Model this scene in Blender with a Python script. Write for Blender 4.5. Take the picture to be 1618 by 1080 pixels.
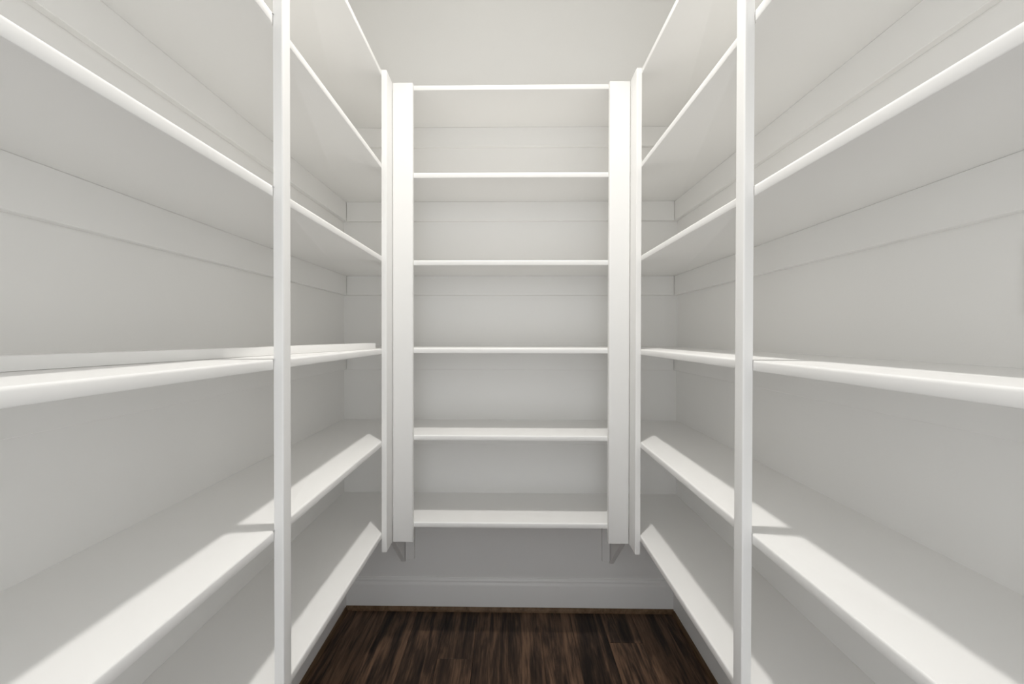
import bpy, bmesh, math, random
from mathutils import Vector, Matrix
random.seed(7)
for o in list(bpy.data.objects):
    bpy.data.objects.remove(o)
scene = bpy.context.scene
COL = scene.collection

# ------------------------------------------------------------------ units
# Plan units: u = distance between two shelves; origin at the lens, x right, y deep, z up.
S = 0.32                     # metres per unit
ZF = -3.735                  # floor below the lens
def W(x, y, z):
    return Vector((x * S, y * S, (z - ZF) * S))

# ------------------------------------------------------------------ camera
yaw, pitch, roll = 0.0146, 0.0071, 0.0016
F_PX, CX, CY = 629.47, 794.74, 534.82
R = Vector((math.cos(yaw), math.sin(yaw), 0))
fw = Vector((-math.sin(yaw), math.cos(yaw), 0))
zz = Vector((0, 0, 1))
F = fw * math.cos(pitch) - zz * math.sin(pitch)
U = zz * math.cos(pitch) + fw * math.sin(pitch)
c, s = math.cos(roll), math.sin(roll)
R2, U2 = R * c + U * s, U * c - R * s
m = Matrix((R2, U2, -F)).transposed().to_4x4()
m.translation = W(0, 0, 0)
cam_data = bpy.data.cameras.new('camera')
cam_data.sensor_fit = 'HORIZONTAL'
cam_data.sensor_width = 36
cam_data.lens = F_PX / 1618 * 36
cam_data.shift_x = (809 - CX) / 1618
cam_data.shift_y = -(540 - CY) / 1618
cam_data.clip_start = 0.01
cam = bpy.data.objects.new('camera', cam_data)
cam.matrix_world = m
COL.objects.link(cam)
scene.camera = cam

# ------------------------------------------------------------------ world (daylit room beyond the doorway behind the camera)
world = bpy.data.worlds.new('world')
scene.world = world
world.use_nodes = True
bg = world.node_tree.nodes['Background']
bg.inputs[0].default_value = (0.95, 0.975, 1.0, 1)
bg.inputs[1].default_value = 1.6
LAMP_W = 9.6
LAMP_SPREAD = 124
LAMP_COL = (1.0, 0.975, 0.935)
scene.view_settings.view_transform = 'Standard'
scene.view_settings.look = 'None'
scene.view_settings.gamma = 1
scene.view_settings.use_curve_mapping = False
scene.view_settings.exposure = 0.03
scene.cycles.max_bounces = 12
scene.cycles.diffuse_bounces = 10

# ------------------------------------------------------------------ materials
def new_mat(name):
    mt = bpy.data.materials.new(name)
    mt.use_nodes = True
    nt = mt.node_tree
    return mt, nt, nt.nodes['Principled BSDF']

def paint(name, col, rough, bump_scale, bump, var=0.02):
    mt, nt, b = new_mat(name)
    tc = nt.nodes.new('ShaderNodeTexCoord')
    n = nt.nodes.new('ShaderNodeTexNoise')
    n.inputs['Scale'].default_value = bump_scale
    n.inputs['Detail'].default_value = 4
    nt.links.new(tc.outputs['Object'], n.inputs['Vector'])
    bp = nt.nodes.new('ShaderNodeBump')
    bp.inputs['Strength'].default_value = bump
    bp.inputs['Distance'].default_value = 0.001
    nt.links.new(n.outputs['Fac'], bp.inputs['Height'])
    nt.links.new(bp.outputs['Normal'], b.inputs['Normal'])
    n2 = nt.nodes.new('ShaderNodeTexNoise')
    n2.inputs['Scale'].default_value = 2.2
    n2.inputs['Detail'].default_value = 3
    nt.links.new(tc.outputs['Object'], n2.inputs['Vector'])
    rp = nt.nodes.new('ShaderNodeValToRGB')
    rp.color_ramp.elements[0].position = 0.3
    rp.color_ramp.elements[1].position = 0.7
    rp.color_ramp.elements[0].color = (*[v * (1 - var) for v in col], 1)
    rp.color_ramp.elements[1].color = (*col, 1)
    nt.links.new(n2.outputs['Fac'], rp.inputs['Fac'])
    nt.links.new(rp.outputs['Color'], b.inputs['Base Color'])
    b.inputs['Roughness'].default_value = rough
    b.inputs['Specular IOR Level'].default_value = 0.35
    return mt

M_TRIM = paint('white_semigloss_paint', (0.885, 0.879, 0.864), 0.38, 60, 0.06)
M_WALL = paint('white_wall_paint', (0.885, 0.879, 0.864), 0.6, 220, 0.10)
M_CEIL = paint('white_ceiling_paint', (0.91, 0.91, 0.90), 0.8, 220, 0.10)
M_ROOM = paint('beige_wall_paint', (0.62, 0.61, 0.58), 0.7, 220, 0.10)
M_PLATE = paint('white_plastic', (0.80, 0.79, 0.77), 0.3, 40, 0.0)

def wood(name, dark, mid, light, rough):
    mt, nt, b = new_mat(name)
    L = nt.links.new
    tc = nt.nodes.new('ShaderNodeTexCoord')
    oi = nt.nodes.new('ShaderNodeObjectInfo')
    ad = nt.nodes.new('ShaderNodeVectorMath'); ad.operation = 'ADD'
    sc = nt.nodes.new('ShaderNodeVectorMath'); sc.operation = 'SCALE'
    cb = nt.nodes.new('ShaderNodeCombineXYZ')
    for k in range(3):
        L(oi.outputs['Random'], cb.inputs[k])
    L(cb.outputs[0], sc.inputs[0]); sc.inputs['Scale'].default_value = 37.0
    L(tc.outputs['Object'], ad.inputs[0]); L(sc.outputs[0], ad.inputs[1])
    mp = nt.nodes.new('ShaderNodeMapping')
    mp.inputs['Scale'].default_value = (1, 0.09, 1)
    L(ad.outputs[0], mp.inputs['Vector'])
    n1 = nt.nodes.new('ShaderNodeTexNoise')
    n1.inputs['Scale'].default_value = 26
    n1.inputs['Detail'].default_value = 8
    n1.inputs['Roughness'].default_value = 0.62
    n1.inputs['Distortion'].default_value = 0.9
    L(mp.outputs[0], n1.inputs['Vector'])
    n2 = nt.nodes.new('ShaderNodeTexNoise')
    n2.inputs['Scale'].default_value = 150
    n2.inputs['Detail'].default_value = 5
    L(mp.outputs[0], n2.inputs['Vector'])
    mx = nt.nodes.new('ShaderNodeMath'); mx.operation = 'MULTIPLY_ADD'
    L(n2.outputs['Fac'], mx.inputs[0]); mx.inputs[1].default_value = 0.40
    L(n1.outputs['Fac'], mx.inputs[2])
    m2 = nt.nodes.new('ShaderNodeMath'); m2.operation = 'MULTIPLY_ADD'
    L(oi.outputs['Random'], m2.inputs[0]); m2.inputs[1].default_value = 0.14
    L(mx.outputs[0], m2.inputs[2])
    rp = nt.nodes.new('ShaderNodeValToRGB')
    e = rp.color_ramp.elements
    e[0].position = 0.56; e[0].color = (*dark, 1)
    e[1].position = 0.94; e[1].color = (*light, 1)
    k = e.new(0.72); k.color = (*mid, 1)
    L(m2.outputs[0], rp.inputs['Fac'])
    L(rp.outputs['Color'], b.inputs['Base Color'])
    bp = nt.nodes.new('ShaderNodeBump')
    bp.inputs['Strength'].default_value = 0.12
    bp.inputs['Distance'].default_value = 0.001
    L(n2.outputs['Fac'], bp.inputs['Height'])
    L(bp.outputs['Normal'], b.inputs['Normal'])
    b.inputs['Roughness'].default_value = rough
    b.inputs['Specular IOR Level'].default_value = 0.22
    return mt

M_PLANK = wood('dark_walnut_planks', (0.012, 0.008, 0.006), (0.046, 0.028, 0.019), (0.17, 0.10, 0.062), 0.5)
M_SHOE = wood('brown_stained_moulding', (0.06, 0.034, 0.017), (0.12, 0.072, 0.038), (0.19, 0.12, 0.07), 0.45)
M_SUB, _nt, _b = new_mat('subfloor_dark')
_b.inputs['Base Color'].default_value = (0.01, 0.008, 0.006, 1)
M_SLOT, _nt, _b = new_mat('dark_slot')
_b.inputs['Base Color'].default_value = (0.03, 0.03, 0.03, 1)

# ------------------------------------------------------------------ helpers
def finish(name, bm, mat, parent=None, loc=(0, 0, 0), smooth=True):
    bmesh.ops.recalc_face_normals(bm, faces=bm.faces)
    me = bpy.data.meshes.new(name)
    bm.to_mesh(me); bm.free()
    if smooth:
        me.polygons.foreach_set('use_smooth', [True] * len(me.polygons))
        me.set_sharp_from_angle(angle=math.radians(32))
    me.materials.append(mat)
    return place(name, me, parent, loc)

def place(name, me, parent=None, loc=(0, 0, 0)):
    o = bpy.data.objects.new(name, me)
    COL.objects.link(o)
    o.location = Vector(loc)
    if parent is not None:
        o.parent = parent
        o.location = Vector(loc) - parent.location
    return o

def box_bm(lo, hi, sel=None, off=0.0, seg=3, bm=None):
    """Box between two corners (metres); sel(mid, direction) picks the edges to round."""
    bm = bm or bmesh.new()
    vs = [bm.verts.new((x, y, z)) for x in (lo[0], hi[0]) for y in (lo[1], hi[1]) for z in (lo[2], hi[2])]
    for f in ((0, 1, 3, 2), (4, 6, 7, 5), (0, 4, 5, 1), (2, 3, 7, 6), (0, 2, 6, 4), (1, 5, 7, 3)):
        bm.faces.new([vs[i] for i in f])
    if sel and off > 0:
        bm.edges.ensure_lookup_table()
        es = []
        for e in bm.edges:
            a, b2 = e.verts[0].co, e.verts[1].co
            mid = (a + b2) / 2; d = (b2 - a).normalized()
            rel = [(mid[k] - lo[k]) / (hi[k] - lo[k]) for k in range(3)]
            ax = max(range(3), key=lambda k: abs(d[k]))
            if sel(rel, ax):
                es.append(e)
        bmesh.ops.bevel(bm, geom=es, offset=off, segments=seg, profile=0.5, affect='EDGES', clamp_overlap=True)
    return bm

ALL = lambda rel, ax: True

def box(name, lo, hi, mat, parent=None, sel=None, off=0.0, seg=3):
    """Box given in plan units; object origin at the box's bottom centre."""
    a, b2 = W(*lo), W(*hi)
    cx, cy, cz = (a.x + b2.x) / 2, (a.y + b2.y) / 2, a.z
    o = Vector((cx, cy, cz))
    return finish(name, box_bm(a - o, b2 - o, sel, off, seg), mat, parent, o)

def prism(name, prof, axis, a0, a1, mat, parent=None):
    """Profile (list of plan-unit pairs) swept along x or y."""
    bm = bmesh.new()
    rings = []
    o = W(*((a0 + a1) / 2, prof[0][0], prof[0][1])) if axis == 'x' else W(prof[0][0], (a0 + a1) / 2, prof[0][1])
    for a in (a0, a1):
        rings.append([bm.verts.new((W(a, p, q) if axis == 'x' else W(p, a, q)) - o) for p, q in prof])
    n = len(prof)
    for i in range(n):
        j = (i + 1) % n
        bm.faces.new((rings[0][i], rings[0][j], rings[1][j], rings[1][i]))
    bm.faces.new(rings[0]); bm.faces.new(rings[1][::-1])
    return finish(name, bm, mat, parent, o)

def empty(name, loc, label, cat):
    o = bpy.data.objects.new(name, None)
    COL.objects.link(o)
    o.location = loc
    o.empty_display_size = 0.1
    o['label'] = label; o['category'] = cat
    return o

def struct(o, label=None):
    o['kind'] = 'structure'
    if label:
        o['label'] = label
    return o

# ------------------------------------------------------------------ measured layout (plan units)
XL, XR = -1.3775, 1.4173            # front planes of the side shelves
WL, WR = -2.2582, 2.2733            # side walls
YB, YW = 4.561, 5.4292              # front plane of the back shelves, back wall
YF = -0.45                          # front wall (doorway behind the camera)
ZC = 4.87                           # ceiling
TH = 0.0600                         # board thickness
ZS = (2.8047, 1.8069, 0.8068, -0.2003, -1.2028, -2.2054)   # undersides of the shelves
CH, CT = 0.2574, 0.055              # cleats
T = 0.057                           # post thickness
YFR = 4.293                         # near face of the corner posts
ZTOP, ZBOT = 2.863, -2.350
G = 0.0004                          # hairline gap

# ------------------------------------------------------------------ room shell
floor = struct(box('floor', (WL - .3, YF - 2.0, ZF - .2), (WR + .3, YW + .3, ZF - 0.045), M_SUB), 'dark walnut plank floor')
struct(box('wall_back', (WL - .3, YW, ZF), (WR + .3, YW + .3, ZC), M_WALL), 'white back wall of the pantry')
struct(box('wall_left', (WL - .3, YF - .35, ZF), (WL, YW, ZC), M_WALL), 'white left wall of the pantry')
struct(box('wall_right', (WR, YF - .35, ZF), (WR + .3, YW, ZC), M_WALL), 'white right wall of the pantry')
struct(box('ceiling', (WL - .3, YF - .35, ZC), (WR + .3, YW + .3, ZC + .2), M_CEIL), 'white ceiling of the pantry')
DX0, DX1, DZ = -1.36, 1.40, 3.0    # doorway
bm = bmesh.new()
o0 = W(0, YF, ZF)
for lo, hi in (((WL, YF - .35, ZF), (DX0, YF, ZC)), ((DX1, YF - .35, ZF), (WR, YF, ZC)), ((DX0, YF - .35, DZ), (DX1, YF, ZC))):
    box_bm(W(*lo) - o0, W(*hi) - o0, bm=bm)
struct(finish('wall_front', bm, M_WALL, None, o0), 'white wall with the doorway')

# floor planks, running front to back
PW = 0.41
col = math.floor(WL / PW)
while col * PW < WR:
    x0 = max(col * PW, WL) + 0.0012
    x1 = min((col + 1) * PW, WR) - 0.0012
    if col == -2:
        joints = [4.575, 1.9, -0.5]
    elif col == 3:
        joints = [4.85, 2.2, -0.2]
    elif col == 0:
        joints = [3.2, 0.6]
    else:
        j = random.uniform(3.0, 4.0); joints = [j, j - 2.7]
    ys = [YW - .01] + joints + [YF - 1.9]
    for ya, yb in zip(ys[:-1], ys[1:]):
        box('plank', (x0, yb + 0.001, ZF - .04), (x1, ya - 0.001, ZF), M_PLANK, floor,
            lambda rel, ax: rel[2] > .9, 0.0007, 1)
    col += 1

# baseboards with a stepped top, and stained shoe moulding
def base_prof(wall, sgn):
    return [(wall, ZF + .002), (wall + sgn * .046, ZF + .002), (wall + sgn * .046, -3.395), (wall + sgn * .040, -3.378),
            (wall + sgn * .026, -3.362), (wall + sgn * .026, -3.338), (wall + sgn * .020, -3.330), (wall + sgn * .012, -3.308), (wall, -3.308)]
struct(prism('baseboard_back', base_prof(YW, -1), 'x', WL, WR, M_TRIM), 'white baseboard along the back wall')
struct(prism('baseboard_left', base_prof(WL, 1), 'y', YF, YW - .047, M_TRIM), 'white baseboard along the left wall')
struct(prism('baseboard_right', base_prof(WR, -1), 'y', YF, YW - .047, M_TRIM), 'white baseboard along the right wall')
def shoe_prof(face, sgn):
    r, h = .030, .054
    p = [(face, ZF + .001)]
    for k in range(6):
        a = k / 5 * math.pi / 2
        p.append((face + sgn * r * math.cos(a), ZF + .001 + h * math.sin(a)))
    return p
struct(prism('trim_1', shoe_prof(YW - .047, -1), 'x', WL + .048, WR - .048, M_SHOE), 'brown shoe moulding at the foot of the back baseboard')
struct(prism('trim_2', shoe_prof(WL + .047, 1), 'y', YF, YW - .08, M_SHOE), 'brown shoe moulding at the foot of the left baseboard')
struct(prism('trim_3', shoe_prof(WR - .047, -1), 'y', YF, YW - .08, M_SHOE), 'brown shoe moulding at the foot of the right baseboard')

# ------------------------------------------------------------------ ceiling downlight
LX, LY = 0.01, 2.52
lamp = empty('ceiling_downlight', W(LX, LY, ZC), 'round white recessed downlight in the middle of the pantry ceiling', 'ceiling light')
def lathe(name, prof, mat, parent, loc, n=40):
    bm = bmesh.new()
    rings = []
    for r, z in prof:
        rings.append([bm.verts.new((r * math.cos(2 * math.pi * k / n), r * math.sin(2 * math.pi * k / n), z)) for k in range(n)])
    for a, b2 in zip(rings[:-1], rings[1:]):
        for k in range(n):
            bm.faces.new((a[k], a[(k + 1) % n], b2[(k + 1) % n], b2[k]))
    return finish(name, bm, mat, parent, loc)
lathe('trim_ring', [(0.066, 0), (0.066, -0.004), (0.060, -0.007), (0.048, -0.004), (0.046, 0)], M_PLATE, lamp, lamp.location)
M_LENS, nt, b = new_mat('lamp_lens')
b.inputs['Base Color'].default_value = (0.9, 0.9, 0.88, 1)
b.inputs['Emission Color'].default_value = (*LAMP_COL, 1)
b.inputs['Emission Strength'].default_value = 6
lathe('lens', [(0.0005, -0.002), (0.045, -0.002), (0.046, 0)], M_LENS, lamp, lamp.location)
ld = bpy.data.lights.new('downlight_glow', 'AREA')
ld.shape = 'DISK'
ld.size = 0.085
ld.energy = LAMP_W
ld.color = LAMP_COL
ld.spread = math.radians(LAMP_SPREAD)
lo = bpy.data.objects.new('downlight_glow', ld)
COL.objects.link(lo)
lo.parent = lamp
lo.location = (0, 0, -0.009)

# ------------------------------------------------------------------ shelving
def shelf_mesh(fr, back):
    """Board from its plan outline; the front edge is eased, more on top than below."""
    bm = bmesh.new()
    pts = fr + back
    lo = [bm.verts.new((x * S, y * S, 0)) for x, y in pts]
    hi = [bm.verts.new((x * S, y * S, TH * S)) for x, y in pts]
    n, nf = len(pts), len(fr)
    for i in range(n):
        j = (i + 1) % n
        bm.faces.new((lo[i], lo[j], hi[j], hi[i]))
    bm.faces.new(lo[::-1]); bm.faces.new(hi)
    for row, off, seg in ((hi, 0.0045, 4), (lo, 0.0018, 2)):
        es = []
        for i in range(nf - 1):
            e = bm.edges.get((row[i], row[i + 1]))
            if e: es.append(e)
        bmesh.ops.bevel(bm, geom=es, offset=off, segments=seg, profile=0.5, affect='EDGES', clamp_overlap=False)
    bmesh.ops.recalc_face_normals(bm, faces=bm.faces)
    me = bpy.data.meshes.new('shelf')
    bm.to_mesh(me); bm.free()
    me.polygons.foreach_set('use_smooth', [True] * len(me.polygons))
    me.set_sharp_from_angle(angle=math.radians(32))
    me.materials.append(M_TRIM)
    return me

def side_unit(sgn, X, WX, yn0, yn1, label):
    """sgn -1: left wall, +1: right wall."""
    u = empty('shelving_unit', W((X + WX) / 2, 2.4, ZF), label, 'shelving')
    lohi = lambda a, b2: (min(a, b2), max(a, b2))
    front = 1 if sgn < 0 else 0              # relative x of the front edge
    # one board per tier; its front edge steps back a hair, with a rounded corner, where the middle post crosses it
    xn, xs = X - sgn * .005, X + sgn * .003
    fr = [(xn, YF + G), (xn, yn0 - .016)]
    for k in range(1, 5):
        q = k / 4 * math.pi / 2
        fr.append((xs + (xn - xs) * math.cos(q), yn0 - .016 + .012 * math.sin(q)))
    fr += [(xs, yn1 - .004), (X, yn1 - .004), (X, YW - G)]
    back = [(WX - sgn * G, YW - G), (WX - sgn * G, YF + G)]
    me = shelf_mesh(fr, back)
    for z in ZS:
        place('shelf', me, u, W(0, 0, z))
    # posts
    x0, x1 = lohi(X - sgn * .001, X - sgn * T)
    vert = lambda rel, ax: (ax == 2 and abs(rel[0] - front) < .1) or (ax != 2 and abs(rel[0] - front) < .1)
    box('post', (x0, yn0, ZBOT), (x1, yn1, ZTOP), M_TRIM, u, vert, 0.0035, 4)
    box('post', (x0, YFR, ZBOT), (x1, YB - T - .001, ZTOP), M_TRIM, u, vert, 0.0030, 4)
    # cleats along the side wall and across the end
    x0, x1 = lohi(WX - sgn * G, WX - sgn * CT)
    e0, e1 = lohi(WX - sgn * (CT + .004), X)
    for z in ZS:
        box('cleat', (x0, YF + .01, z - CH), (x1, YW - G, z - .0004), M_TRIM, u, ALL, 0.0012, 1)
        box('cleat', (e0, YW - CT, z - CH), (e1, YW - G, z - .0004), M_TRIM, u, ALL, 0.0012, 1)
    return u

side_unit(-1, XL, WL, 2.313, 2.400, 'white built-in shelving on the left wall, with a loose strip lying on one shelf')
side_unit(1, XR, WR, 2.332, 2.422, 'white built-in shelving on the right wall, every shelf empty')

ub = empty('shelving_unit', W(0, (YB + YW) / 2, ZF), 'narrow white built-in shelving on the back wall, braced underneath', 'shelving')
me = shelf_mesh([(XL + .001, YB), (XR - .001, YB)], [(XR - .001, YW - G), (XL + .001, YW - G)])
for z in ZS:
    place('shelf', me, ub, W(0, 0, z))
vf = lambda rel, ax: rel[1] < .1
box('post', (-1.3195, YB - T, ZBOT), (-1.0912, YB - .001, ZTOP - .004), M_TRIM, ub, vf, 0.0025, 3)
box('post', (1.1292, YB - T, ZBOT), (1.3595, YB - .001, ZTOP - .004), M_TRIM, ub, vf, 0.0025, 3)
for z in ZS:
    box('cleat', (XL + .003, YW - CT, z - CH), (XR - .003, YW - G, z - .0004), M_TRIM, ub, ALL, 0.0012, 1)
# supports under the lowest shelf: an upright on the wall and a 45 degree brace each side
for sgn, a0, a1, b0, b1 in ((-1, -1.400, -1.280, -1.468, -1.408), (1, 1.265, 1.368, 1.374, 1.432)):
    box('upright', (a0, YW - .06, -3.04), (a1, YW - G, ZS[5] - CH - .002), M_TRIM, ub, ALL, 0.0012, 1)
    zt, yt0, zl = ZS[5] - .002, 4.56, -3.10
    # parallelogram in the y-z plane: lower edge from under the shelf front down to the wall
    prism('brace', [(yt0, zt), (YW - G, zl), (YW - G, zl + .34), (yt0 + .34, zt)], 'x', b0, b1, M_TRIM, ub)

# ------------------------------------------------------------------ loose strip on the left unit's fourth shelf
z0 = ZS[3] + TH + .001
p0, p1 = W(-1.402, 4.175, z0), W(-2.035, 0.75, z0)
d = (p1 - p0); ln = d.length
ang = math.atan2(d.y, d.x)
bm = box_bm(Vector((0, -0.036, 0)), Vector((ln, 0, 0.0195)), ALL, 0.0012, 2)
strip = finish('loose_board', bm, M_TRIM, None, p0)
strip.rotation_euler.z = ang
strip['label'] = 'long loose white wooden strip lying askew on the left middle shelf'
strip['category'] = 'board'

# ------------------------------------------------------------------ outlet at the picture's right edge
oy0, oy1, oz0, oz1 = 1.563, 1.782, 0.097, 0.424
out = empty('wall_outlet', W(WR, (oy0 + oy1) / 2, oz0), 'white wall outlet cover on the right wall at the picture edge', 'outlet')
box('cover_plate', (WR - .018, oy0, oz0), (WR - .001, oy1, oz1), M_PLATE, out, lambda rel, ax: rel[0] < .1, 0.0025, 3)
for k in (0, 1):
    zc = oz0 + .085 + k * .157
    f = box('socket', (WR - .024, oy0 + .058, zc - .045), (WR - .017, oy1 - .058, zc + .045), M_PLATE, out, lambda rel, ax: ax == 0, 0.006, 3)
    for q in (-.022, .022):
        ym = (oy0 + oy1) / 2 + q
        box('slot', (WR - .0245, ym - .004, zc - .008), (WR - .0235, ym + .004, zc + .022), M_SLOT, out)
